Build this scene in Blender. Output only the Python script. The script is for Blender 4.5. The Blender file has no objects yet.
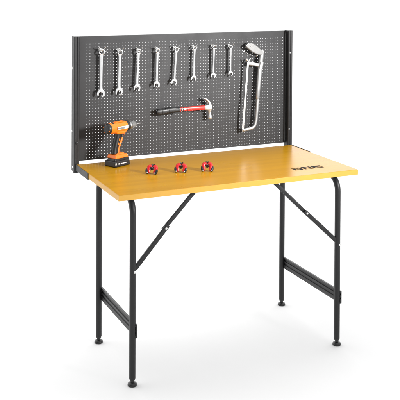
import bpy, bmesh, math, random
from mathutils import Vector, Matrix
random.seed(7)
S = bpy.context.scene
COL = S.collection

# ------------------------------------------------------------------ camera
CAM = Vector((-1.78218, -4.02565, 1.79246))
yaw, pitch, roll, fpx, v0 = 0.42768, 0.0135, 0.00519, 859.16, -18.13
fw = Vector((math.sin(yaw) * math.cos(pitch), math.cos(yaw) * math.cos(pitch), -math.sin(pitch)))
rt = Vector((math.cos(yaw), -math.sin(yaw), 0.0))
up = rt.cross(fw)
r2 = math.cos(roll) * rt + math.sin(roll) * up
u2 = -math.sin(roll) * rt + math.cos(roll) * up
cd = bpy.data.cameras.new('camera')
cam = bpy.data.objects.new('camera', cd)
COL.objects.link(cam)
m = Matrix.Identity(4)
for i in range(3):
    m[i][0] = r2[i]; m[i][1] = u2[i]; m[i][2] = -fw[i]; m[i][3] = CAM[i]
cam.matrix_world = m
cd.sensor_width = 36.0
cd.lens = fpx / 400.0 * 36.0
cd.shift_y = -(200.0 - v0) / 400.0
cd.clip_start = 0.05
cd.clip_end = 1000.0
S.camera = cam
S.view_settings.view_transform = 'Standard'
S.view_settings.look = 'None'
S.view_settings.exposure = 0.0
S.view_settings.gamma = 1.0

# ------------------------------------------------------------------ studio light
W = bpy.data.worlds.new('World')
S.world = W
W.use_nodes = True
nt = W.node_tree
bg = nt.nodes['Background']
tc = nt.nodes.new('ShaderNodeTexCoord')
sx = nt.nodes.new('ShaderNodeSeparateXYZ')
nt.links.new(tc.outputs['Generated'], sx.inputs[0])
mr = nt.nodes.new('ShaderNodeMapRange')          # added world gradient: bright behind the bench, dim behind the camera
mr.interpolation_type = 'SMOOTHSTEP'
mr.inputs['From Min'].default_value = -0.35
mr.inputs['From Max'].default_value = 0.35
mr.inputs['To Min'].default_value = 0.22
mr.inputs['To Max'].default_value = 2.15
nt.links.new(sx.outputs['Y'], mr.inputs['Value'])
mz = nt.nodes.new('ShaderNodeMapRange')          # broad glow added to the world, high and towards the front right
mz.interpolation_type = 'SMOOTHSTEP'
mz.inputs['From Min'].default_value = 0.35
mz.inputs['From Max'].default_value = 0.95
mz.inputs['To Min'].default_value = 0.0
mz.inputs['To Max'].default_value = 0.90
dt = nt.nodes.new('ShaderNodeVectorMath'); dt.operation = 'DOT_PRODUCT'
dt.inputs[1].default_value = Vector((0.34, -0.56, 0.76)).normalized()
nt.links.new(tc.outputs['Generated'], dt.inputs[0])
nt.links.new(dt.outputs['Value'], mz.inputs['Value'])
ad = nt.nodes.new('ShaderNodeMath'); ad.operation = 'ADD'
nt.links.new(mr.outputs[0], ad.inputs[0]); nt.links.new(mz.outputs[0], ad.inputs[1])
nt.links.new(ad.outputs[0], bg.inputs['Strength'])
bg.inputs['Color'].default_value = (1, 1, 1, 1)

def area_lamp(name, loc, target, size, power, color=(1, 1, 1), spread=180):
    l = bpy.data.lights.new(name, 'AREA')
    l.shape = 'DISK'; l.size = size; l.energy = power; l.color = color; l.spread = math.radians(spread)
    o = bpy.data.objects.new(name, l); COL.objects.link(o)
    o.location = loc
    o.rotation_euler = (Vector(target) - Vector(loc)).to_track_quat('-Z', 'Y').to_euler()
    return o
area_lamp('key_lamp', (1.75, -3.5, 2.1), (0, 0, 1.22), 0.55, 12.5, (1.0, 0.99, 0.98), 36)

# ------------------------------------------------------------------ materials
def mat(name, color, rough=0.5, metal=0.0, noise=0.0, nscale=60.0, bump=0.0, bscale=900.0, spec=0.5, coat=0.0, rvar=0.0):
    mt = bpy.data.materials.new(name); mt.use_nodes = True
    n = mt.node_tree.nodes; l = mt.node_tree.links
    b = n['Principled BSDF']
    b.inputs['Base Color'].default_value = (*color, 1)
    b.inputs['Roughness'].default_value = rough
    b.inputs['Metallic'].default_value = metal
    b.inputs['Specular IOR Level'].default_value = spec
    b.inputs['Coat Weight'].default_value = coat
    t = n.new('ShaderNodeTexCoord')
    if noise or rvar:
        nz = n.new('ShaderNodeTexNoise'); nz.inputs['Scale'].default_value = nscale
        nz.inputs['Detail'].default_value = 4
        l.new(t.outputs['Object'], nz.inputs['Vector'])
        if noise:
            r = n.new('ShaderNodeMapRange')
            r.inputs['From Min'].default_value = 0.25; r.inputs['From Max'].default_value = 0.75
            r.inputs['To Min'].default_value = 1 - noise; r.inputs['To Max'].default_value = 1 + noise
            l.new(nz.outputs['Fac'], r.inputs['Value'])
            mx = n.new('ShaderNodeVectorMath'); mx.operation = 'SCALE'
            mx.inputs[0].default_value = color
            l.new(r.outputs[0], mx.inputs['Scale'])
            l.new(mx.outputs[0], b.inputs['Base Color'])
        if rvar:
            r = n.new('ShaderNodeMapRange')
            r.inputs['From Min'].default_value = 0.3; r.inputs['From Max'].default_value = 0.7
            r.inputs['To Min'].default_value = rough - rvar; r.inputs['To Max'].default_value = rough + rvar
            l.new(nz.outputs['Fac'], r.inputs['Value'])
            l.new(r.outputs[0], b.inputs['Roughness'])
    if bump:
        nb = n.new('ShaderNodeTexNoise'); nb.inputs['Scale'].default_value = bscale
        nb.inputs['Detail'].default_value = 2
        l.new(t.outputs['Object'], nb.inputs['Vector'])
        bp = n.new('ShaderNodeBump'); bp.inputs['Strength'].default_value = bump
        bp.inputs['Distance'].default_value = 0.0006
        l.new(nb.outputs['Fac'], bp.inputs['Height'])
        l.new(bp.outputs[0], b.inputs['Normal'])
    return mt

M = {}
M['powder'] = mat('black_powder_coat', (0.011, 0.011, 0.0118), 0.40, noise=0.12, nscale=40, bump=0.25, bscale=1400, rvar=0.05, spec=0.4)
M['panel'] = mat('graphite_powder_coat', (0.021, 0.021, 0.0225), 0.55, noise=0.10, nscale=12, bump=0.25, bscale=1400, rvar=0.05, spec=0.4)
M['rubber'] = mat('black_rubber', (0.009, 0.009, 0.0095), 0.36, noise=0.1, bump=0.2)
M['black'] = mat('black_plastic', (0.010, 0.010, 0.011), 0.38, noise=0.1, bump=0.15)
M['zinc'] = mat('zinc_bolt', (0.75, 0.75, 0.74), 0.30, 1.0, noise=0.02)
M['darkbolt'] = mat('dark_bolt', (0.16, 0.16, 0.16), 0.42, 1.0, noise=0.03)
M['chrome'] = mat('satin_chrome', (0.74, 0.74, 0.74), 0.16, 1.0, noise=0.03, nscale=30, rvar=0.03)
M['steel'] = mat('brushed_steel', (0.34, 0.34, 0.338), 0.40, 1.0, noise=0.04, nscale=30, rvar=0.03)
M['headsteel'] = mat('polished_hammer_steel', (0.58, 0.58, 0.585), 0.36, 0.85, noise=0.05, nscale=60, rvar=0.05)
M['castgrip'] = mat('grey_cast_grip', (0.20, 0.20, 0.198), 0.45, 0.3, noise=0.08, nscale=60, bump=0.25, bscale=700)
M['red'] = mat('red_plastic', (0.60, 0.008, 0.012), 0.32, noise=0.08, bump=0.1)
M['orange'] = mat('orange_plastic', (0.86, 0.19, 0.012), 0.33, noise=0.05, bump=0.1)
M['redgrip'] = mat('red_fibreglass', (0.66, 0.030, 0.020), 0.34, noise=0.08, bump=0.1)
M['whitepaint'] = mat('white_print', (0.62, 0.62, 0.61), 0.4, noise=0.04)
M['greyprint'] = mat('grey_print', (0.20, 0.20, 0.205), 0.4, noise=0.04)
M['ink'] = mat('dark_ink', (0.014, 0.009, 0.006), 0.7, noise=0.1, spec=0.12)
M['edge'] = mat('yellow_edge_band', (0.60, 0.325, 0.048), 0.35, noise=0.04, nscale=25, bump=0.1)
M['backing'] = mat('grey_backing', (0.42, 0.42, 0.42), 0.6, noise=0.05)
M['floor'] = mat('white_sweep', (0.755, 0.755, 0.755), 0.9, noise=0.01, nscale=3, spec=0.1)

def wood():
    mt = bpy.data.materials.new('golden_laminate'); mt.use_nodes = True
    n = mt.node_tree.nodes; l = mt.node_tree.links
    b = n['Principled BSDF']
    t = n.new('ShaderNodeTexCoord')
    mp = n.new('ShaderNodeMapping'); mp.inputs['Scale'].default_value = (1.2, 26, 26)
    l.new(t.outputs['Object'], mp.inputs['Vector'])
    a = n.new('ShaderNodeTexNoise'); a.inputs['Scale'].default_value = 1.0; a.inputs['Detail'].default_value = 5
    a.inputs['Distortion'].default_value = 0.4
    l.new(mp.outputs[0], a.inputs['Vector'])
    mp2 = n.new('ShaderNodeMapping'); mp2.inputs['Scale'].default_value = (8, 420, 420)
    l.new(t.outputs['Object'], mp2.inputs['Vector'])
    f = n.new('ShaderNodeTexNoise'); f.inputs['Scale'].default_value = 1.0; f.inputs['Detail'].default_value = 3
    l.new(mp2.outputs[0], f.inputs['Vector'])
    mi = n.new('ShaderNodeMix'); mi.data_type = 'FLOAT'; mi.inputs[0].default_value = 0.35
    l.new(a.outputs['Fac'], mi.inputs[2]); l.new(f.outputs['Fac'], mi.inputs[3])
    r = n.new('ShaderNodeValToRGB')
    r.color_ramp.elements[0].position = 0.30; r.color_ramp.elements[0].color = (0.435, 0.205, 0.002, 1)
    r.color_ramp.elements[1].position = 0.70; r.color_ramp.elements[1].color = (0.535, 0.264, 0.003, 1)
    l.new(mi.outputs[0], r.inputs[0])
    l.new(r.outputs[0], b.inputs['Base Color'])
    b.inputs['Roughness'].default_value = 0.25
    b.inputs['IOR'].default_value = 1.36
    sm = n.new('ShaderNodeTexNoise'); sm.inputs['Scale'].default_value = 2.5; sm.inputs['Detail'].default_value = 1.5
    l.new(t.outputs['Object'], sm.inputs['Vector'])
    rr = n.new('ShaderNodeMapRange'); rr.inputs['From Min'].default_value = 0.35; rr.inputs['From Max'].default_value = 0.70
    rr.inputs['To Min'].default_value = 0.26; rr.inputs['To Max'].default_value = 0.30
    l.new(sm.outputs['Fac'], rr.inputs['Value']); l.new(rr.outputs[0], b.inputs['Roughness'])
    bp = n.new('ShaderNodeBump'); bp.inputs['Strength'].default_value = 0.035; bp.inputs['Distance'].default_value = 0.0004
    l.new(f.outputs['Fac'], bp.inputs['Height']); l.new(bp.outputs[0], b.inputs['Normal'])
    return mt
M['wood'] = wood()

# ------------------------------------------------------------------ helpers
def link(name, bm, material, parent=None, bevel=0.0, seg=2, smooth=True, origin=None, angle=38):
    bmesh.ops.recalc_face_normals(bm, faces=bm.faces)
    if origin is not None:
        bmesh.ops.translate(bm, verts=bm.verts, vec=-Vector(origin))
    me = bpy.data.meshes.new(name)
    bm.to_mesh(me); bm.free()
    me.materials.append(M[material])
    if smooth:
        me.polygons.foreach_set('use_smooth', [True] * len(me.polygons))
        me.set_sharp_from_angle(angle=math.radians(angle))
    o = bpy.data.objects.new(name, me); COL.objects.link(o)
    if bevel:
        bv = o.modifiers.new('bevel', 'BEVEL'); bv.width = bevel; bv.segments = seg
        bv.limit_method = 'ANGLE'; bv.angle_limit = math.radians(40); bv.harden_normals = True
    if origin is not None:
        o.location = origin
    if parent is not None:
        o.parent = parent
    return o

def tag(o, label, cat, group=None):
    o['label'] = label; o['category'] = cat
    if group: o['group'] = group
    return o

def thing(name, label, cat, loc, rot=(0, 0, 0), group=None):
    o = bpy.data.objects.new(name, None); COL.objects.link(o)
    o.location = loc; o.rotation_euler = rot; o.empty_display_size = 0.05
    return tag(o, label, cat, group)

def box(bm, x0, x1, y0, y1, z0, z1):
    v = [bm.verts.new((x, y, z)) for z in (z0, z1) for y in (y0, y1) for x in (x0, x1)]
    for f in ((0, 2, 3, 1), (4, 5, 7, 6), (0, 1, 5, 4), (2, 6, 7, 3), (0, 4, 6, 2), (1, 3, 7, 5)):
        bm.faces.new([v[i] for i in f])

def prism(bm, pts, place, t0, t1):
    """closed outline (a, b) given thickness t0..t1; place(a, b, t) -> 3-D point"""
    A = [bm.verts.new(place(a, b, t0)) for a, b in pts]
    B = [bm.verts.new(place(a, b, t1)) for a, b in pts]
    n = len(pts)
    bm.faces.new(A[::-1]); bm.faces.new(B)
    for i in range(n):
        j = (i + 1) % n
        bm.faces.new((A[i], A[j], B[j], B[i]))

def sweep(bm, pts, ra, rb=None, ref=(0, 0, 1), n=14, power=2.0, caps=True):
    """tube through pts; ra along ref (made square to the path), rb across; per-point lists allowed"""
    pts = [Vector(q) for q in pts]; k = len(pts)
    ra = list(ra) if hasattr(ra, '__len__') else [ra] * k
    rb = ra if rb is None else (list(rb) if hasattr(rb, '__len__') else [rb] * k)
    ref = Vector(ref); rings = []
    for i, q in enumerate(pts):
        t = (pts[min(i + 1, k - 1)] - pts[max(i - 1, 0)]).normalized()
        a = ref - t * ref.dot(t)
        if a.length < 1e-4:
            a = Vector((1, 0, 0)) - t * t.x
            if a.length < 1e-4: a = Vector((0, 1, 0))
        a.normalize(); b = t.cross(a)
        ring = []
        for j in range(n):
            th = 2 * math.pi * (j + 0.5) / n
            c, s = math.cos(th), math.sin(th)
            c = math.copysign(abs(c) ** (2 / power), c); s = math.copysign(abs(s) ** (2 / power), s)
            ring.append(bm.verts.new(q + a * (c * ra[i]) + b * (s * rb[i])))
        rings.append(ring)
    for i in range(k - 1):
        for j in range(n):
            jj = (j + 1) % n
            bm.faces.new((rings[i][j], rings[i][jj], rings[i + 1][jj], rings[i + 1][j]))
    if caps:
        bm.faces.new(rings[0][::-1]); bm.faces.new(rings[-1])

def lathe(bm, prof, org=(0, 0, 0), axis=(0, 0, 1), n=24, closed=False, sx=1.0, sy=1.0, u=None):
    """profile of (radius, height) turned round axis"""
    org = Vector(org); ax = Vector(axis).normalized()
    u = Vector(u) if u else (Vector((1, 0, 0)) if abs(ax.x) < 0.9 else Vector((0, 1, 0)))
    u = (u - ax * u.dot(ax)).normalized(); w = ax.cross(u)
    rings = []
    for r, h in prof:
        rings.append([bm.verts.new(org + ax * h + u * (r * sx * math.cos(2 * math.pi * j / n)) + w * (r * sy * math.sin(2 * math.pi * j / n))) for j in range(n)])
    k = len(rings)
    for i in range(k if closed else k - 1):
        A, B = rings[i], rings[(i + 1) % k]
        for j in range(n):
            jj = (j + 1) % n
            bm.faces.new((A[j], A[jj], B[jj], B[j]))
    if not closed:
        bm.faces.new(rings[0][::-1]); bm.faces.new(rings[-1])

def smooth_path(pts, k=6):
    """Catmull-Rom through 3-D points"""
    P = [Vector(q) for q in pts]; out = []
    for i in range(len(P) - 1):
        p0 = P[max(i - 1, 0)]; p1 = P[i]; p2 = P[i + 1]; p3 = P[min(i + 2, len(P) - 1)]
        for s in range(k):
            t = s / k
            out.append(0.5 * ((2 * p1) + (p2 - p0) * t + (2 * p0 - 5 * p1 + 4 * p2 - p3) * t * t + (3 * p1 - p0 - 3 * p2 + p3) * t ** 3))
    out.append(P[-1]); return out

def smooth_vals(v, k=6):
    return [x.x for x in smooth_path([(a, 0, 0) for a in v], k)]

BM = bmesh.new

# ------------------------------------------------------------------ the setting
bm = BM()
v = [bm.verts.new(q) for q in ((-200, -60, 0), (200, -60, 0), (200, 300, 0), (-200, 300, 0))]
bm.faces.new(v)
g = link('ground', bm, 'floor', smooth=False); g['kind'] = 'structure'

# ------------------------------------------------------------------ workbench
H, TH, D, HW = 0.8472, 0.0245, 0.6236, 0.6
wb = thing('workbench', 'black steel folding workbench with golden yellow top and perforated tool panel, on white floor', 'workbench', (0, 0, 0))
bm = BM(); box(bm, -HW, HW, -D, 0, H - TH + 0.0012, H)
top = link('tabletop', bm, 'wood', wb, bevel=0.0015)
bm = BM()
e = 0.0007
box(bm, -HW - e, HW + e, -D - e, -D - 0.0001, H - TH, H - 0.0014)
box(bm, -HW - e, -HW - 0.0001, -D - 0.0001, 0, H - TH, H - 0.0014)
box(bm, HW + 0.0001, HW + e, -D - 0.0001, 0, H - TH, H - 0.0014)
link('edge_band', bm, 'edge', top, smooth=False)

bm = BM(); box(bm, -HW + 0.0005, HW - 0.0005, -D + 0.0005, -0.0005, H - TH + 0.0002, H - TH + 0.0011)
link('underside', bm, 'backing', top, smooth=False)  # unseen grey sheet, added to keep bounce light below the top neutral

# printed lettering on the top
D_ = [(57, 56), (57, 225), (232, 225), (262, 195), (262, 80), (232, 47), (76, 47), (128, 97), (190, 97), (210, 115), (210, 165), (195, 180), (120, 180), (120, 115)]
DOT = [(138, 112), (138, 162), (190, 162), (190, 112)]
N_ = [(288, 225), (342, 225), (342, 122), (430, 225), (490, 225), (490, 47), (438, 47), (438, 148), (352, 47), (288, 47)]
A_ = [(517, 47), (517, 225), (640, 225), (605, 180), (570, 180), (572, 105), (670, 225), (738, 225), (595, 47)]
T_ = [(632, 47), (743, 185), (743, 47)]
bm = BM()
tx0, tx1, ty0 = 0.316, 0.477, -0.5240
k = (tx1 - tx0) / (743 - 57)
for poly in (D_, DOT, N_, A_, T_):
    prism(bm, [(tx0 + (a - 57) * k, ty0 + (225 - b) * k * 1.08) for a, b in poly], lambda a, b, t: (a, b, t), H - 0.0002, H + 0.0004)
link('lettering', bm, 'ink', top, smooth=False)

# side brackets
for s in (-1, 1):
    bm = BM()
    box(bm, min(s * 0.6012, s * 0.6045), max(s * 0.6012, s * 0.6045), -0.198, 0.046, H - 0.0262, H + 0.0018)
    box(bm, min(s * 0.575, s * 0.6045), max(s * 0.575, s * 0.6045), -0.198, 0.046, H - 0.0290, H - 0.0262)
    br = link('side_bracket', bm, 'powder', wb, bevel=0.0006)

# uprights: shallow-grooved channel, open at the back
def upright(s):
    out = [(0.611, 0.050), (0.611, 0.008), (0.608, 0.005), (0.5985, 0.005), (0.5975, 0.0072), (0.5958, 0.0072), (0.5948, 0.005), (0.587, 0.005), (0.584, 0.008), (0.584, 0.050)]
    bm = BM()
    prism(bm, [(s * a, b) for a, b in out], lambda a, b, t: (a, b, t), 0.811, 1.4675)
    o = link('upright', bm, 'powder', wb, bevel=0.0008)
    if s < 0:
        spots = [((-0.611, 0.040, 1.3124), (-1, 0, 0), 'zinc'), ((-0.611, 0.041, 1.004), (-1, 0, 0), 'zinc'),
                 ((-0.611, 0.022, 0.8317), (-1, 0, 0), 'zinc'), ((-0.5985, 0.005, 0.951), (0, -1, 0), 'powder')]
    else:
        spots = [((0.5936, 0.005, 1.3465), (0, -1, 0), 'darkbolt'), ((0.5906, 0.005, 0.9336), (0, -1, 0), 'darkbolt')]
    for q, ax, mm in spots:
        b = BM(); lathe(b, [(0.0066, -0.002), (0.0066, 0.0008), (0.0058, 0.0026), (0.0036, 0.0036), (0.0012, 0.0038)], q, ax, 16)
        link('bolt', b, mm, o)
    b = BM()                                             # plastic plug under the upright
    lathe(b, [(0.0118, 0.0), (0.0125, 0.002), (0.0125, 0.007), (0.0118, 0.009)], (s * 0.5975, 0.022, 0.8035), (0, 0, 1), 20)
    link('end_plug', b, 'rubber', o)
for s in (-1, 1): upright(s)

# perforated panel with real holes
def panel():
    bm = BM()
    y = 0.040; px, pz = 0.01534, 0.01517
    nx, nz = 73, 38
    cx0, cz0 = -0.5372 - px / 2, 0.8657 - pz / 2
    X0, X1, Z0, Z1 = -0.583, 0.583, 0.8565, 1.4635
    V = {}
    def vx(x, z):
        kk = (round(x, 6), round(z, 6))
        if kk not in V: V[kk] = bm.verts.new((x, y, z))
        return V[kk]
    R, n = 0.00185, 12
    for i in range(nx):
        for j in range(nz):
            xc, zc = cx0 + (i + 0.5) * px, cz0 + (j + 0.5) * pz
            ring = [bm.verts.new((xc + R * math.cos(2 * math.pi * q / n), y, zc + R * math.sin(2 * math.pi * q / n))) for q in range(n)]
            xa, xb, za, zb = cx0 + i * px, cx0 + (i + 1) * px, cz0 + j * pz, cz0 + (j + 1) * pz
            E_, N, Wt, So = vx(xb, zc), vx(xc, zb), vx(xa, zc), vx(xc, za)
            cs = [(E_, vx(xb, zb), N), (N, vx(xa, zb), Wt), (Wt, vx(xa, za), So), (So, vx(xb, za), E_)]
            for q, (a, c, d) in enumerate(cs):
                arc = [ring[(q * 3 + w) % n] for w in (3, 2, 1, 0)]
                bm.faces.new([a, c, d] + arc)
    xs = [cx0 + w * px / 2 for w in range(2 * nx + 1)]
    zs = [cz0 + w * pz / 2 for w in range(2 * nz + 1)]
    for a, b in zip(xs, xs[1:]):
        bm.faces.new((vx(a, Z0), vx(b, Z0), vx(b, zs[0]), vx(a, zs[0])))
        bm.faces.new((vx(a, zs[-1]), vx(b, zs[-1]), vx(b, Z1), vx(a, Z1)))
    zz = [Z0] + zs + [Z1]
    for a, b in zip(zz, zz[1:]):
        bm.faces.new((vx(X0, a), vx(xs[0], a), vx(xs[0], b), vx(X0, b)))
        bm.faces.new((vx(xs[-1], a), vx(X1, a), vx(X1, b), vx(xs[-1], b)))
    o = link('perforated_panel', bm, 'panel', wb, smooth=False)
    sm = o.modifiers.new('sheet', 'SOLIDIFY'); sm.thickness = 0.0012; sm.offset = 0
    for z0, z1, w0, w1 in ((Z1, Z1 + 0.0014, Z1 - 0.010, Z1), (Z0 - 0.0014, Z0, Z0, Z0 + 0.004)):
        bm = BM()
        prism(bm, [(0.0394, z0), (0.0394, z1), (0.0580, z1), (0.0580, w0 if z0 > 1 else w1), (0.0568, w0 if z0 > 1 else w1), (0.0568, z0 if z0 > 1 else z1), (0.0568, z0)] if z0 > 1 else
              [(0.0394, z0), (0.0394, z1), (0.0568, z1), (0.0568, w1), (0.0580, w1), (0.0580, z0)], lambda a, b, t: (t, a, b), X0, X1)
        link('folded_edge', bm, 'panel', o, smooth=False)
panel()

# legs: bent tube, rubber levelling foot
def leg(x, y, mid):
    R0 = 0.070; zt = H - TH - 0.0142
    s = 1 if mid > y else -1
    pts = [(x, y, 0.032), (x, y, 0.25), (x, y, 0.5), (x, y, zt - R0)]
    for w in range(1, 11):
        a = math.pi / 2 * w / 10
        pts.append((x, y + s * R0 * (1 - math.cos(a)), zt - R0 + R0 * math.sin(a)))
    pts.append((x, mid, zt))
    bm = BM(); sweep(bm, pts, 0.014, ref=(1, 0, 0), n=24)
    o = link('leg', bm, 'powder', wb)
    bm = BM()
    lathe(bm, [(0.0168, 0.0), (0.0200, 0.002), (0.0205, 0.006), (0.0190, 0.0105), (0.0150, 0.0140), (0.0085, 0.0165), (0.0080, 0.024),
               (0.0120, 0.0245), (0.0125, 0.031), (0.0132, 0.034), (0.0132, 0.040)], (x, y, 0.0), (0, 0, 1), 28)
    link('foot', bm, 'rubber', o)
    return o
FL, RL, FR, RR = (-0.5125, -0.5575), (-0.5135, -0.0900), (0.5215, -0.5735), (0.5250, -0.0400)
legs = {}
for nm, q, mid in (('FL', FL, -0.32), ('RL', RL, -0.32), ('FR', FR, -0.31), ('RR', RR, -0.31)):
    legs[nm] = leg(q[0], q[1], mid)
for s, (a, b), z in ((-1, (FL, RL), 0.2365), (1, (FR, RR), 0.2310)):
    x = max(a[0], b[0]) + (0.0068 if s < 0 else 0.0030)
    zl, zh = z - 0.029, z + 0.029
    prof = [(0.0, zl), (0.008, zl), (0.010, zl + 0.006), (0.008, zl + 0.013), (0.008, zl + 0.019), (0.0040, zl + 0.0205), (0.0040, zl + 0.0275),
            (0.008, zl + 0.030), (0.008, zl + 0.038), (0.0040, zl + 0.0395), (0.0040, zl + 0.0475), (0.008, zl + 0.049), (0.010, zl + 0.053), (0.008, zh), (0.0, zh)]
    mir = [(0.010 - w, h) for w, h in reversed(prof)]
    bm = BM()
    prism(bm, [(w, h) for w, h in ([(-p[0], p[1]) for p in prof[::-1]][1:-1] + [(0.001, zl), (0.001, zh)])], lambda w, h, t: (x + 0.010 + w, t, h), a[1] - 0.013, b[1] + 0.011)
    cb = link('crossbar', bm, 'powder', wb, smooth=False)
    for yy, sg in ((a[1], 1), (b[1], -1)):
        bm = BM()
        sweep(bm, [(x + 0.003 + 0.0008 * math.sin(q * 1.9), yy + sg * (0.0125 + 0.0007 * math.cos(q * 2.6)), zl + 0.004 + q * 0.0025) for q in range(21)], [0.0020 + 0.0005 * math.sin(q * 2.2) for q in range(21)], ref=(1, 0, 0), n=8)
        link('weld_bead', bm, 'powder', cb)
        bm = BM(); lathe(bm, [(0.006, 0), (0.006, 0.002), (0.004, 0.0045), (0.001, 0.005)], (x + 0.0105, yy, z), (1, 0, 0), 14)
        link('bolt', bm, 'darkbolt', cb)

# folding braces
def brace(lx, ly, lz, px_, pz_, tx, tz, s):
    d = Vector((px_ - lx, 0, pz_ - lz)).normalized()
    bm = BM()
    a, b = Vector((lx, ly - 0.002, lz)), Vector((px_, ly - 0.002, pz_)) + d * 0.017
    nrm = Vector((0, 1, 0))
    pts = [a, a + (b - a) * 0.5, b - d * 0.006, b - d * 0.001, b]
    sweep(bm, pts, 0.0062, [0.0098, 0.0098, 0.0098, 0.0075, 0.004], ref=nrm, n=20, power=5)
    o = link('lower_brace', bm, 'powder', wb)
    bm = BM()
    a, b = Vector((px_, ly + 0.009, pz_)) - d * 0.015, Vector((tx, ly + 0.009, tz))
    sweep(bm, [a, a + (b - a) * 0.5, b], 0.0055, 0.0088, ref=nrm, n=20, power=5)
    u = link('upper_brace', bm, 'powder', wb)
    bm = BM(); box(bm, tx - 0.022, tx + 0.022, ly - 0.006, ly + 0.022, H - TH - 0.003, H - TH - 0.0003)
    box(bm, tx - 0.008, tx + 0.008, ly + 0.0155, ly + 0.018, H - TH - 0.016, H - TH - 0.003)
    link('mounting_plate', bm, 'powder', u, bevel=0.0005)
    bm = BM(); lathe(bm, [(0.0058, 0), (0.0058, 0.0012), (0.0042, 0.0028), (0.001, 0.0032)], (px_, ly - 0.0080, pz_), (0, -1, 0), 16)
    link('pivot_bolt', bm, 'zinc', o)
    bm = BM(); lathe(bm, [(0.006, 0), (0.006, 0.003), (0.002, 0.004)], (px_, ly + 0.0143, pz_), (0, 1, 0), 6)
    link('pivot_nut', bm, 'zinc', u)
    return o
for s, q, (lx, lz), (px_, pz_), (tx, tz) in ((-1, FL, (-0.5035, 0.505), (-0.3605, 0.6640), (-0.212, 0.815)), (1, FR, (0.5200, 0.4965), (0.3476, 0.6535), (0.176, 0.815))):
    brace(lx, q[1], lz, px_, pz_, tx, tz, s)
    bm = BM(); lathe(bm, [(0.0055, -0.002), (0.0055, 0.0012), (0.0040, 0.0024), (0.001, 0.0028)], (q[0] + 0.0052, q[1] - 0.0128, lz - 0.012), (0.35, -1, 0), 16)
    link('bolt', bm, 'zinc', legs['FL' if s < 0 else 'FR'])

# ------------------------------------------------------------------ wrenches and their hooks
YW = 0.0165                                             # plane the wrenches hang in; the panel face is at 0.0394
def wrench_mesh():
    bm = BM()
    L = 0.2060                                          # ring centre to middle of the open jaw, for the longest one
    # ring end
    prof = []
    for q in range(16):
        a = 2 * math.pi * q / 16
        c, s = math.cos(a), math.sin(a)
        prof.append((0.01265 + 0.0037 * math.copysign(abs(c) ** 0.7, c), 0.0052 * math.copysign(abs(s) ** 0.7, s)))
    lathe(bm, prof, (0, 0, 0), (0, 1, 0), 36, closed=True)
    # shank with a hollow down each face
    def sec(t):
        w = 0.0072 + 0.0014 * abs(2 * t - 1) ** 2; th = 0.0040 + 0.0004 * abs(2 * t - 1) ** 2
        return [(w * math.copysign(abs(math.cos(q)) ** 0.8, math.cos(q)), th * math.copysign(abs(math.sin(q)) ** 0.8, math.sin(q))) for q in (2 * math.pi * (k_ + 0.5) / 16 for k_ in range(16))]
    rings = []
    N = 12
    for q in range(N + 1):
        t = q / N; z = -0.0135 - t * (L - 0.0135 - 0.012)
        rings.append([bm.verts.new((a, b, z)) for a, b in sec(t)])
    for r0, r1 in zip(rings, rings[1:]):
        for j in range(16):
            bm.faces.new((r0[j], r0[(j + 1) % 16], r1[(j + 1) % 16], r1[j]))
    bm.faces.new(rings[0]); bm.faces.new(rings[-1][::-1])
    # open jaw, turned fifteen degrees
    out = []
    for q in range(0, 33):                              # round head outline from one jaw tip over the top to the other
        a = math.radians(-52 + q * (284 / 32))
        rx = 0.0205
        out.append((rx * math.cos(a), rx * 1.02 * math.sin(a)))
    tip0, tip1 = out[0], out[-1]
    slot = [(-0.0125, -0.0190), (-0.0098, -0.0160), (-0.0098, 0.0010), (-0.0060, 0.0055), (0.0060, 0.0055), (0.0098, 0.0010), (0.0098, -0.0160), (0.0125, -0.0190)]
    out += slot
    rot = math.radians(-15); cr, sr = math.cos(rot), math.sin(rot)
    prism(bm, [(a * cr - b * sr, a * sr + b * cr) for a, b in out][::-1], lambda a, b, t: (a, t, b - L), -0.0042, 0.0042)
    # blend from shank to jaw
    sweep(bm, [(0, 0, -L + 0.034), (0, 0, -L + 0.026), (0, 0, -L + 0.018), (0, 0, -L + 0.012)], [0.0040, 0.0042, 0.0043, 0.0043], [0.0074, 0.0088, 0.0112, 0.0142], ref=(0, 1, 0), n=16, power=2.4)
    sweep(bm, [(0, 0, -0.036), (0, 0, -0.026), (0, 0, -0.019), (0, 0, -0.0135)], [0.0040, 0.0042, 0.0045, 0.0047], [0.0074, 0.0080, 0.0092, 0.0104], ref=(0, 1, 0), n=16, power=2.4)
    return bm

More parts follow.
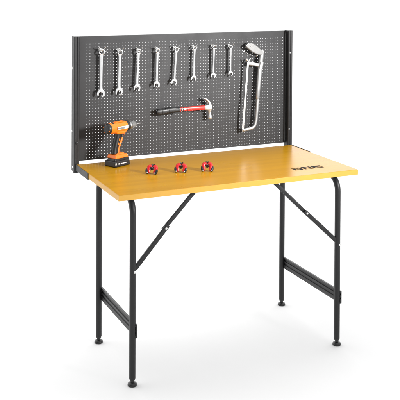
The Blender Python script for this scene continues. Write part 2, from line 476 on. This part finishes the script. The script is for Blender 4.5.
def hook_mesh():
    bm = BM()
    y0 = 0.0394 - YW
    zt = 0.0079                                         # top inside of the ring, where the peg carries it
    # carrying peg through the ring
    sweep(bm, smooth_path([(0.0, y0 + 0.003, zt - 0.003), (0, y0 * 0.4, zt - 0.003), (0, -0.006, zt - 0.003), (0, -0.0095, zt - 0.0005), (0, -0.0105, zt + 0.004)], 4), 0.0019, ref=(1, 0, 0), n=10)
    # two ears rising either side of the ring
    for s in (-1, 1):
        sweep(bm, smooth_path([(s * 0.0055, y0 + 0.003, 0.013), (s * 0.0085, y0 * 0.45, 0.0145), (s * 0.0125, -0.002, 0.0168), (s * 0.0158, -0.0085, 0.0215), (s * 0.0168, -0.0095, 0.0255)], 4), 0.0020, ref=(1, 0, 0), n=10)
    # wire clip lying on the panel, tips bent into the holes
    sweep(bm, smooth_path([(0.021, y0 + 0.003, 0.004), (0.0215, y0 - 0.002, 0.0035), (0.027, y0 - 0.0026, -0.001), (0.033, y0 - 0.0026, 0.0035), (0.0335, y0 + 0.003, 0.004)], 5), 0.0011, ref=(0, 0, 1), n=8)
    sweep(bm, [(0.0, y0 - 0.0014, 0.004), (0.010, y0 - 0.0014, 0.0055), (0.021, y0 - 0.0014, 0.0038)], 0.0011, ref=(0, 0, 1), n=8)
    box(bm, -0.009, 0.009, y0 - 0.0012, y0 - 0.0001, -0.002, 0.017)
    return bm
LAB = ['largest chrome combination wrench, at the left end of the row above the cordless drill',
       'second longest chrome combination wrench, next to the largest one in the row',
       'third wrench from the left in the hanging row, above and left of the hammer',
       'fourth wrench from the left in the hanging row, above the hammer grip end',
       'fifth wrench from the left in the hanging row, tilted, above the hammer handle',
       'sixth wrench from the left in the hanging row, above the red hammer shaft',
       'second shortest chrome combination wrench, just right of and above the hammer head',
       'smallest chrome combination wrench, at the right end of the row next to the hacksaw']
HLAB = ['wire hook holding the largest wrench at the left end of the row',
        'wire hook holding the second longest wrench',
        'wire hook holding the third wrench from the left',
        'wire hook holding the fourth wrench from the left',
        'wire hook holding the fifth wrench from the left',
        'wire hook holding the sixth wrench from the left',
        'wire hook holding the second shortest wrench',
        'wire hook holding the smallest wrench beside the hacksaw']
spots = [(-0.4692, 1.3882, -0.4735, 1.1668), (-0.3738, 1.3829, -0.3792, 1.1714), (-0.2756, 1.384, -0.2855, 1.1864), (-0.1733, 1.385, -0.1794, 1.1983),
         (-0.07, 1.3876, -0.0835, 1.2063), (0.0318, 1.3915, 0.026, 1.2213), (0.1432, 1.3915, 0.1373, 1.2315), (0.2405, 1.390, 0.2385, 1.2374)]
w0 = h0 = None
for i, (x, z, xb, zb) in enumerate(spots):
    sc = (math.hypot(x - xb, z - zb)) / 0.2235
    if w0 is None:
        w0 = link('wrench', wrench_mesh(), 'chrome', bevel=0.0018, seg=3); h0 = link('peg_hook', hook_mesh(), 'zinc')
        w, h = w0, h0
    else:
        w, h = w0.copy(), h0.copy(); COL.objects.link(w); COL.objects.link(h)
    tag(w, LAB[i], 'wrench', 'chrome wrenches hanging in a row'); tag(h, HLAB[i], 'hook', 'wire hooks under the wrench row')
    w.location = (x, YW, z); w.rotation_euler = (0, math.atan2(x - xb, z - zb), 0); w.scale = (sc, 1, sc)
    h.location = (x, YW, z); h.scale = (sc, 1, sc)

# ------------------------------------------------------------------ hammer
hm = thing('claw_hammer', 'claw hammer with black grip, red shaft and polished head, lying level on the pegboard', 'hammer', (0.0, 0.008, 1.0765))
bm = BM()
P = smooth_path([(-0.180, 0, 0.000), (-0.165, 0, -0.003), (-0.130, 0, -0.001), (-0.095, 0, 0.003), (-0.062, 0, 0.003)], 5)
sweep(bm, P, smooth_vals([0.0105, 0.0115, 0.0110, 0.0120, 0.0108], 5), smooth_vals([0.0125, 0.0165, 0.0155, 0.0165, 0.0120], 5), ref=(0, 1, 0), n=20, power=2.6)
for x, z in ((-0.150, -0.002), (-0.132, -0.001), (-0.114, 0.0005)):    # moulded rings in the grip
    sweep(bm, [(x - 0.004, 0, z), (x - 0.002, 0, z), (x + 0.002, 0, z), (x + 0.004, 0, z)], [0.0108, 0.0126, 0.0126, 0.0108], [0.0152, 0.0172, 0.0172, 0.0152], ref=(0, 1, 0), n=20, power=2.6)
link('grip', bm, 'rubber', hm)
bm = BM()
P = smooth_path([(-0.064, 0, 0.003), (-0.030, 0, 0.0035), (0.02, 0, 0.0045), (0.075, 0, 0.0045), (0.092, 0, 0.0045)], 5)
sweep(bm, P, [0.0088] * len(P), smooth_vals([0.0112, 0.0104, 0.0105, 0.0110, 0.0115], 5), ref=(0, 1, 0), n=20, power=2.8)
sh = link('shaft', bm, 'redgrip', hm)
bm = BM()
for x0, x1 in ((-0.062, -0.053), (-0.050, -0.046), (-0.0385, -0.0345), (-0.0185, -0.0125)):
    n_ = 0.0004
    sweep(bm, [(x0, 0, 0.0034), (x1, 0, 0.0036)], 0.0088 + n_, 0.0110 + n_, ref=(0, 1, 0), n=20, power=2.8)
link('band', bm, 'black', sh)
bm = BM()                                               # pale marks on the red label
for x0, x1, z0, z1 in ((-0.045, -0.040, 0.000, 0.006), (-0.033, -0.021, 0.001, 0.0055)):
    box(bm, x0, x1, -0.0096, -0.0086, z0, z1)
link('marking', bm, 'whitepaint', sh, smooth=False)
# head: collar, poll and face, two claw tines
bm = BM()
sweep(bm, [(0.086, 0, 0.0045), (0.094, 0, 0.0045), (0.106, 0, 0.004), (0.117, 0, 0.003), (0.1245, 0, 0.003)], [0.0105, 0.0125, 0.0130, 0.0130, 0.0105], [0.0125, 0.0140, 0.0145, 0.0150, 0.0120], ref=(0, 1, 0), n=20, power=4)
lathe(bm, [(0.0122, -0.010), (0.0118, 0.004), (0.0092, 0.010), (0.0085, 0.022), (0.0092, 0.029), (0.0118, 0.033), (0.0122, 0.047), (0.0112, 0.049)], (0.1135, 0, -0.006), (0.055, 0, -1), 24)
for s in (-1, 1):
    P = smooth_path([(0.1140, s * 0.005, 0.004), (0.1135, s * 0.0062, 0.018), (0.1085, s * 0.0075, 0.032), (0.099, s * 0.0088, 0.043), (0.086, s * 0.0100, 0.0515), (0.077, s * 0.0108, 0.0545)], 5)
    k_ = len(P)
    sweep(bm, P, smooth_vals([0.0070, 0.0062, 0.0052, 0.0046, 0.0042, 0.0034], 5), smooth_vals([0.0120, 0.0092, 0.0066, 0.0046, 0.0028, 0.0010], 5), ref=(0, 1, 0), n=16, power=3.5)
link('head', bm, 'headsteel', hm, angle=50)
pg0 = None
for i, (x, z, lab) in enumerate(((-0.100, 1.0582, 'short steel peg under the black grip of the hammer'), (0.050, 1.0665, 'short steel peg under the red shaft of the hammer near its head'))):
    if pg0 is None:
        bm = BM(); sweep(bm, smooth_path([(0, 0.034, 0), (0, 0.015, 0), (0, -0.006, 0), (0, -0.011, 0.002), (0, -0.0125, 0.006)], 4), 0.0021, ref=(1, 0, 0), n=10)
        lathe(bm, [(0.006, 0), (0.006, 0.0012)], (0, 0.0312, 0), (0, -1, 0), 14)
        pg0 = link('hammer_peg', bm, 'powder'); q = pg0
    else:
        q = pg0.copy(); COL.objects.link(q)
    q.location = (x, 0.008, z); tag(q, lab, 'peg', 'pegs carrying the hammer')

# ------------------------------------------------------------------ hacksaw
sw = thing('hacksaw', 'silver junior hacksaw hanging upright on the pegboard right of the wrenches', 'hacksaw', (0.0, 0.012, 0.94))
Z = 0.94
bm = BM()
# back of the frame: deep upper tube, thin lower rod curving into the bottom arm
sweep(bm, [(0.4262, 0, 1.3660 - Z), (0.4250, 0, 1.358 - Z), (0.4195, 0, 1.325 - Z), (0.4140, 0, 1.285 - Z), (0.4085, 0, 1.225 - Z), (0.4035, 0, 1.165 - Z), (0.3985, 0, 1.110 - Z), (0.3982, 0, 1.1065 - Z)],
      [0.0080, 0.0095, 0.0100, 0.0100, 0.0095, 0.0092, 0.0090, 0.0080], [0.0090, 0.0120, 0.0148, 0.0145, 0.0138, 0.0130, 0.0122, 0.0105], ref=(0, 1, 0), n=24, power=2.5)
P = smooth_path([(0.4020, 0, 1.130 - Z), (0.3990, 0, 1.09 - Z), (0.3950, 0, 1.04 - Z), (0.3905, 0, 0.995 - Z), (0.3830, 0, 0.968 - Z), (0.3680, 0, 0.9545 - Z), (0.3450, 0, 0.9505 - Z), (0.3050, 0, 0.9445 - Z)], 6)
sweep(bm, P, 0.0075, [0.0098] * (len(P)), ref=(0, 1, 0), n=20, power=2.4)
link('frame', bm, 'steel', sw)
bm = BM()                                               # sliding arm that tensions the blade
sweep(bm, smooth_path([(0.4190, 0, 1.288 - Z), (0.395, 0, 1.2895 - Z), (0.372, 0, 1.2945 - Z), (0.351, 0, 1.2975 - Z), (0.344, 0, 1.2985 - Z)], 4), 0.0070, 0.0100, ref=(0, 1, 0), n=16, power=4)
sweep(bm, [(0.4215, 0, 1.3055 - Z), (0.4130, 0, 1.269 - Z)], 0.0118, 0.0128, ref=(0, 1, 0), n=18, power=4)
link('blade_arm', bm, 'steel', sw, bevel=0.0008)
bm = BM()                                               # blade
prism(bm, [(0.3322, 1.318 - Z), (0.3430, 1.318 - Z), (0.3150, 0.9485 - Z), (0.3025, 0.9485 - Z)], lambda a, b, t: (a, t, b), -0.0082, -0.0052)
link('blade', bm, 'steel', sw, bevel=0.0006)
bm = BM()                                               # wing nut and end pins
lathe(bm, [(0.0065, 0.0), (0.0065, 0.006), (0.004, 0.011), (0.0015, 0.012)], (0.3375, -0.0040, 1.3105 - Z), (0, -1, 0), 16)
for s in (-1, 1):
    sweep(bm, smooth_path([(0.3375, -0.008, 1.3105 - Z), (0.3375 + s * 0.0075, -0.010, 1.320 - Z), (0.3375 + s * 0.0125, -0.0105, 1.3265 - Z)], 4), [0.002] * 9, smooth_vals([0.004, 0.0042, 0.0026], 4), ref=(0, 1, 0), n=12)
link('wing_nut', bm, 'zinc', sw)
bm = BM()
lathe(bm, [(0.006, 0.0), (0.006, 0.003), (0.003, 0.005)], (0.3105, -0.0060, 0.9500 - Z), (0, -1, 0), 16)
link('blade_pin', bm, 'zinc', sw)
G = [(0.3225, 1.3895), (0.3290, 1.4000), (0.3400, 1.4075), (0.3545, 1.4090), (0.3700, 1.4040), (0.3880, 1.3920), (0.4080, 1.3760), (0.4260, 1.3640), (0.4250, 1.3460), (0.4150, 1.3400), (0.3990, 1.3440), (0.3800, 1.3500), (0.3600, 1.3600), (0.3430, 1.3730), (0.3300, 1.3820)]
bm = BM(); prism(bm, [(a, b - Z) for a, b in G], lambda a, b, t: (a, t, b), -0.0125, 0.0085)
gp = link('handle', bm, 'castgrip', sw, bevel=0.005, seg=4)
bm = BM()                                               # bright nose of the handle
prism(bm, [(a, b - Z) for a, b in [(0.3215, 1.3898), (0.3285, 1.4005), (0.3396, 1.4086), (0.3545, 1.4102), (0.3560, 1.4050), (0.3440, 1.4020), (0.3345, 1.3945), (0.3285, 1.3850)]], lambda a, b, t: (a, t, b), -0.0100, 0.006)
link('handle_rim', bm, 'steel', gp, bevel=0.0015)
bm = BM(); lathe(bm, [(0.0040, 0), (0.0040, 0.001), (0.0025, 0.002)], (0.3530, -0.0123, 1.3900 - Z), (0, -1, 0), 16)
link('rivet', bm, 'steel', gp)
h = h0.copy(); COL.objects.link(h); h.name = 'peg_hook'
h.location = (0.318, YW, 1.3850); h.scale = (0.62, 1, 0.62); h.rotation_euler = (0, 0, 0)
bm = BM()
sweep(bm, smooth_path([(0.0, 0.030, 0.0), (0, 0.012, 0), (0, -0.010, 0), (0, -0.0145, 0.002), (0, -0.0165, 0.008)], 4), 0.0022, ref=(1, 0, 0), n=10)
sweep(bm, smooth_path([(-0.062, 0.0255, 0.030), (-0.058, 0.0255, 0.024), (-0.052, 0.0255, 0.032)], 4), 0.0012, ref=(0, 1, 0), n=8)
sweep(bm, [(-0.056, 0.0262, 0.026), (-0.03, 0.0262, 0.012), (0.0, 0.0262, 0.0)], 0.0012, ref=(0, 1, 0), n=8)
bpy.data.objects.remove(h)
o = link('saw_hook', bm, 'zinc'); o.location = (0.385, 0.012, 1.3365)
tag(o, 'small wire hook carrying the hacksaw under its grey handle', 'hook')

# ------------------------------------------------------------------ cordless drill
dang = math.radians(25)
dr = thing('cordless_drill', 'orange and black cordless drill standing on its battery at the back of the yellow top', 'drill', (-0.4215, -0.0880, H + 0.0002), (0, 0, dang))
ZM = 0.183                                              # height of the motor axis
def rbox(bm, x0, x1, y0, y1, z0, z1, tx=0.0, ty=0.0):
    v = [bm.verts.new((x + (tx if x < 0.5 * (x0 + x1) else -tx) * (z == z1), y + (ty if y < 0.5 * (y0 + y1) else -ty) * (z == z1), z)) for z in (z0, z1) for y in (y0, y1) for x in (x0, x1)]
    for f in ((0, 2, 3, 1), (4, 5, 7, 6), (0, 1, 5, 4), (2, 6, 7, 3), (0, 4, 6, 2), (1, 3, 7, 5)):
        bm.faces.new([v[i] for i in f])
bm = BM(); rbox(bm, -0.052, 0.050, -0.039, 0.039, 0.0, 0.029, 0.002, 0.002)
rbox(bm, -0.046, 0.055, -0.030, 0.030, 0.010, 0.040, 0.004, 0.003)
bat = link('battery', bm, 'black', dr, bevel=0.006, seg=3)
bm = BM()                                               # charge lights and printed marks on the side
for x0, x1, z0, z1 in ((-0.050, -0.043, 0.012, 0.021), (-0.030, -0.019, 0.0125, 0.0185), (-0.012, -0.004, 0.0125, 0.0175), (0.000, 0.022, 0.0128, 0.0172)):
    box(bm, x0, x1, -0.0392, -0.0375, z0, z1)
link('marking', bm, 'whitepaint', bat, smooth=False)
bm = BM(); rbox(bm, -0.043, 0.046, -0.033, 0.033, 0.0385, 0.056, 0.006, 0.006)
rbox(bm, -0.030, 0.034, -0.024, 0.024, 0.048, 0.062, 0.008, 0.006)
link('base', bm, 'orange', dr, bevel=0.005, seg=3)
# handle
bm = BM()
P = smooth_path([(-0.020, 0, 0.058), (-0.016, 0, 0.085), (-0.007, 0, 0.115), (0.002, 0, 0.142), (0.006, 0, 0.170)], 5)
sweep(bm, P, smooth_vals([0.0150, 0.0138, 0.0145, 0.0155, 0.0165], 5), smooth_vals([0.0172, 0.0152, 0.0158, 0.0172, 0.0220], 5), ref=(0, 1, 0), n=20, power=2.7)
hd = link('handle', bm, 'rubber', dr)
bm = BM()                                               # orange spine along the front of the handle
P = smooth_path([(-0.004, 0, 0.060), (0.001, 0, 0.082), (0.0115, 0, 0.104), (0.022, 0, 0.118), (0.034, 0, 0.140), (0.043, 0, 0.160)], 5)
sweep(bm, P, smooth_vals([0.0120, 0.0110, 0.0110, 0.0085, 0.0060, 0.0100], 5), smooth_vals([0.0075, 0.0070, 0.0070, 0.0062, 0.0056, 0.0070], 5), ref=(0, 1, 0), n=16, power=2.6)
link('front_spine', bm, 'orange', dr)
bm = BM()
for x, z, w in ((-0.008, 0.106, 0.004), (-0.003, 0.125, 0.003)):       # small orange tabs let into the grip
    sweep(bm, [(x, -0.0130, z - 0.006), (x + 0.001, -0.0150, z), (x + 0.002, -0.0140, z + 0.006)], [0.0020] * 3, [w * 0.7, w, w * 0.6], ref=(0, 1, 0), n=10)
link('grip_tab', bm, 'orange', hd)
bm = BM(); sweep(bm, smooth_path([(0.026, 0, 0.132), (0.030, 0, 0.143), (0.031, 0, 0.156)], 4), 0.0085, 0.0075, ref=(0, 1, 0), n=14, power=3)
link('trigger', bm, 'black', dr)
def mlink(name, bm, *a, **k):                           # long slim motor body
    for vv in bm.verts:
        x_ = vv.co.x
        vv.co.x = 0.003 + (x_ * 0.93 if x_ < 0.07 else 0.07 * 0.93 + (x_ - 0.07) * 1.12)
        vv.co.y *= 0.97; vv.co.z = ZM + (vv.co.z - ZM) * 0.97
    return link(name, bm, *a, **k)
# motor housing
bm = BM(); lathe(bm, [(0.0250, -0.071), (0.0266, -0.064), (0.0268, -0.020), (0.0262, 0.015), (0.0278, 0.030), (0.0272, 0.046), (0.0235, 0.056)], (0, 0, ZM), (1, 0, 0), 36, sx=0.93, sy=1.0)
P = [(-0.030, 0, ZM + 0.024), (-0.010, 0, ZM + 0.0285), (0.020, 0, ZM + 0.0285), (0.040, 0, ZM + 0.025)]
sweep(bm, P, [0.010, 0.012, 0.012, 0.010], [0.003, 0.004, 0.004, 0.003], ref=(0, 1, 0), n=14, power=3)
sweep(bm, [(-0.030, 0, ZM - 0.012), (-0.018, 0, ZM - 0.022), (0.030, 0, ZM - 0.026), (0.052, 0, ZM - 0.016)], [0.020, 0.020, 0.020, 0.016], [0.008, 0.010, 0.010, 0.006], ref=(0, 1, 0), n=18, power=3)
hs = mlink('motor_housing', bm, 'orange', dr)
bm = BM(); lathe(bm, [(0.010, -0.087), (0.0190, -0.086), (0.0240, -0.081), (0.0262, -0.072), (0.0258, -0.054)], (0, 0, ZM), (1, 0, 0), 32, sx=0.95)
cp = mlink('end_cap', bm, 'black', dr)
bm = BM()                                               # cooling slots show orange
for a in (20, 75, 200, 255, 310):
    c, s = math.cos(math.radians(a)), math.sin(math.radians(a))
    sweep(bm, [(-0.0845, c * 0.0165, ZM + s * 0.0165), (-0.0815, c * 0.0232, ZM + s * 0.0232)], 0.0014, 0.0030, ref=(1, 0, 0), n=8)
mlink('vent', bm, 'orange', cp)
bm = BM(); box(bm, -0.012, 0.006, -0.010, 0.010, ZM + 0.0295, ZM + 0.0345)
box(bm, -0.050, -0.036, -0.012, 0.012, ZM + 0.022, ZM + 0.0275)
mlink('gear_switch', bm, 'black', dr, bevel=0.0015)
# side label: white stripe with a grey block, wrapped to the housing
bm = BM(); bg_ = BM()
def wrap(b, x0, x1, a0, a1, r):
    n = 8; V = []
    for x in (x0, x1):
        V.append([[b.verts.new((x, -rr * math.cos(math.radians(a0 + (a1 - a0) * q / n)), ZM + rr * math.sin(math.radians(a0 + (a1 - a0) * q / n)))) for q in range(n + 1)] for rr in (r, r + 0.0006)])
    for q in range(n):
        b.faces.new((V[0][1][q], V[0][1][q + 1], V[1][1][q + 1], V[1][1][q]))
        b.faces.new((V[0][0][q], V[1][0][q], V[1][0][q + 1], V[0][0][q + 1]))
    for x in (0, 1):
        for q in range(n): b.faces.new((V[x][0][q], V[x][0][q + 1], V[x][1][q + 1], V[x][1][q]))
    for q in (0, n): b.faces.new((V[0][0][q], V[0][1][q], V[1][1][q], V[1][0][q]))
wrap(bm, -0.030, 0.047, -14, 16, 0.0270)
wrap(bg_, -0.026, 0.022, -9, 7, 0.0274)
lb = mlink('label', bm, 'whitepaint', hs); mlink('label_print', bg_, 'greyprint', lb)
# nose
bm = BM(); lathe(bm, [(0.0250, 0.050), (0.0265, 0.056), (0.0260, 0.068), (0.0225, 0.071)], (0, 0, ZM), (1, 0, 0), 32)
mlink('collar', bm, 'black', dr)
bm = BM(); lathe(bm, [(0.0205, 0.070), (0.0222, 0.073), (0.0222, 0.083), (0.0205, 0.086)], (0, 0, ZM), (1, 0, 0), 32)
mlink('clutch_ring', bm, 'steel', dr)
bm = BM(); lathe(bm, [(0.0190, 0.086), (0.0195, 0.090), (0.0180, 0.102), (0.0130, 0.116), (0.0085, 0.119)], (0, 0, ZM), (1, 0, 0), 32)
for q in range(18):
    a = 2 * math.pi * q / 18
    sweep(bm, [(0.090, 0.0194 * math.cos(a), ZM + 0.0194 * math.sin(a)), (0.101, 0.0180 * math.cos(a), ZM + 0.0180 * math.sin(a))], 0.0009, 0.0014, ref=(0, math.cos(a), math.sin(a)), n=6)
mlink('chuck', bm, 'castgrip', dr)
bm = BM(); lathe(bm, [(0.0048, 0.114), (0.0048, 0.132), (0.0040, 0.134), (0.0036, 0.150), (0.0016, 0.158)], (0, 0, ZM), (1, 0, 0), 14)
mlink('bit', bm, 'chrome', dr)

# ------------------------------------------------------------------ three spring clamps
def make_clamp():
    r = bpy.data.objects.new('spring_clamp', None); COL.objects.link(r); r.empty_display_size = 0.03
    for s in (-1, 1):
        bm = BM()
        P = smooth_path([(s * 0.003, 0.010, 0.030), (s * 0.009, 0.008, 0.0350), (s * 0.0165, 0.005, 0.0335), (s * 0.0195, 0.001, 0.0255), (s * 0.0170, -0.005, 0.0150), (s * 0.0138, -0.010, 0.0066)], 6)
        sweep(bm, P, smooth_vals([0.0075, 0.0090, 0.0100, 0.0100, 0.0085, 0.0060], 6), smooth_vals([0.0060, 0.0088, 0.0105, 0.0104, 0.0084, 0.0060], 6), ref=(0, 1, 0.3), n=16, power=2.6)
        arm = link('arm', bm, 'red', r)
        bm = BM()
        P = smooth_path([(s * 0.0290, -0.0045, 0.0255), (s * 0.0275, -0.008, 0.0175), (s * 0.0240, -0.0115, 0.0090), (s * 0.0205, -0.0140, 0.0052)], 5)
        sweep(bm, P, smooth_vals([0.0060, 0.0072, 0.0070, 0.0060], 5), smooth_vals([0.0040, 0.0064, 0.0070, 0.0064], 5), ref=(0, 1, 0.3), n=14, power=2.6)
        pad = link('jaw_pad', bm, 'black', arm)
        bm = BM(); lathe(bm, [(0.0036, -0.002), (0.0036, 0.0022), (0.0024, 0.0032)], (s * 0.0218, -0.0195, 0.0085), (0, -1, 0.25), 14)
        link('rivet', bm, 'zinc', arm)
    bm = BM()
    lathe(bm, [(0.0070, -0.013), (0.0082, -0.011), (0.0082, 0.011), (0.0070, 0.013)], (0, 0.006, 0.0285), (0, 1, 0), 20)
    link('pivot', bm, 'black', r)
    for s in (-1, 1):
        bm = BM()
        sweep(bm, smooth_path([(s * 0.0005, 0.010, 0.0310), (s * 0.0035, 0.013, 0.0400), (s * 0.0062, 0.014, 0.0480)], 4), [0.0055] * 9, smooth_vals([0.0044, 0.0042, 0.0032], 4), ref=(0, 1, 0), n=12, power=2.6)
        link('handle', bm, 'black', r)
    bm = BM()
    for q in range(3):
        lathe(bm, [(0.0078, -0.0011), (0.0084, 0), (0.0078, 0.0011), (0.0072, 0)], (0, -0.0095 + q * 0.0030, 0.0285), (0, 1, 0), 20, closed=True)
    link('spring', bm, 'darkbolt', r)
    return r
def copy_tree(o, parent=None):
    c = o.copy(); COL.objects.link(c)
    if parent is not None: c.parent = parent
    for ch in o.children: copy_tree(ch, c)
    return c
c0 = make_clamp()
for i, (x, y, a, lab) in enumerate(((-0.3310, -0.3180, -42, 'red and black spring clamp standing on the yellow top, the one nearest the drill'),
                                    (-0.1960, -0.3430, -35, 'red and black spring clamp standing between the other two clamps'),
                                    (-0.0745, -0.3720, -24, 'red and black spring clamp farthest from the drill, nearest the printed lettering'))):
    c = c0 if i == 0 else copy_tree(c0)
    c.location = (x, y, H + 0.0002 - 0.0008); c.rotation_euler = (0, 0, math.radians(a)); c.scale = (0.90, 0.90, 0.90)
    tag(c, lab, 'clamp', 'spring clamps in a row on the yellow top')
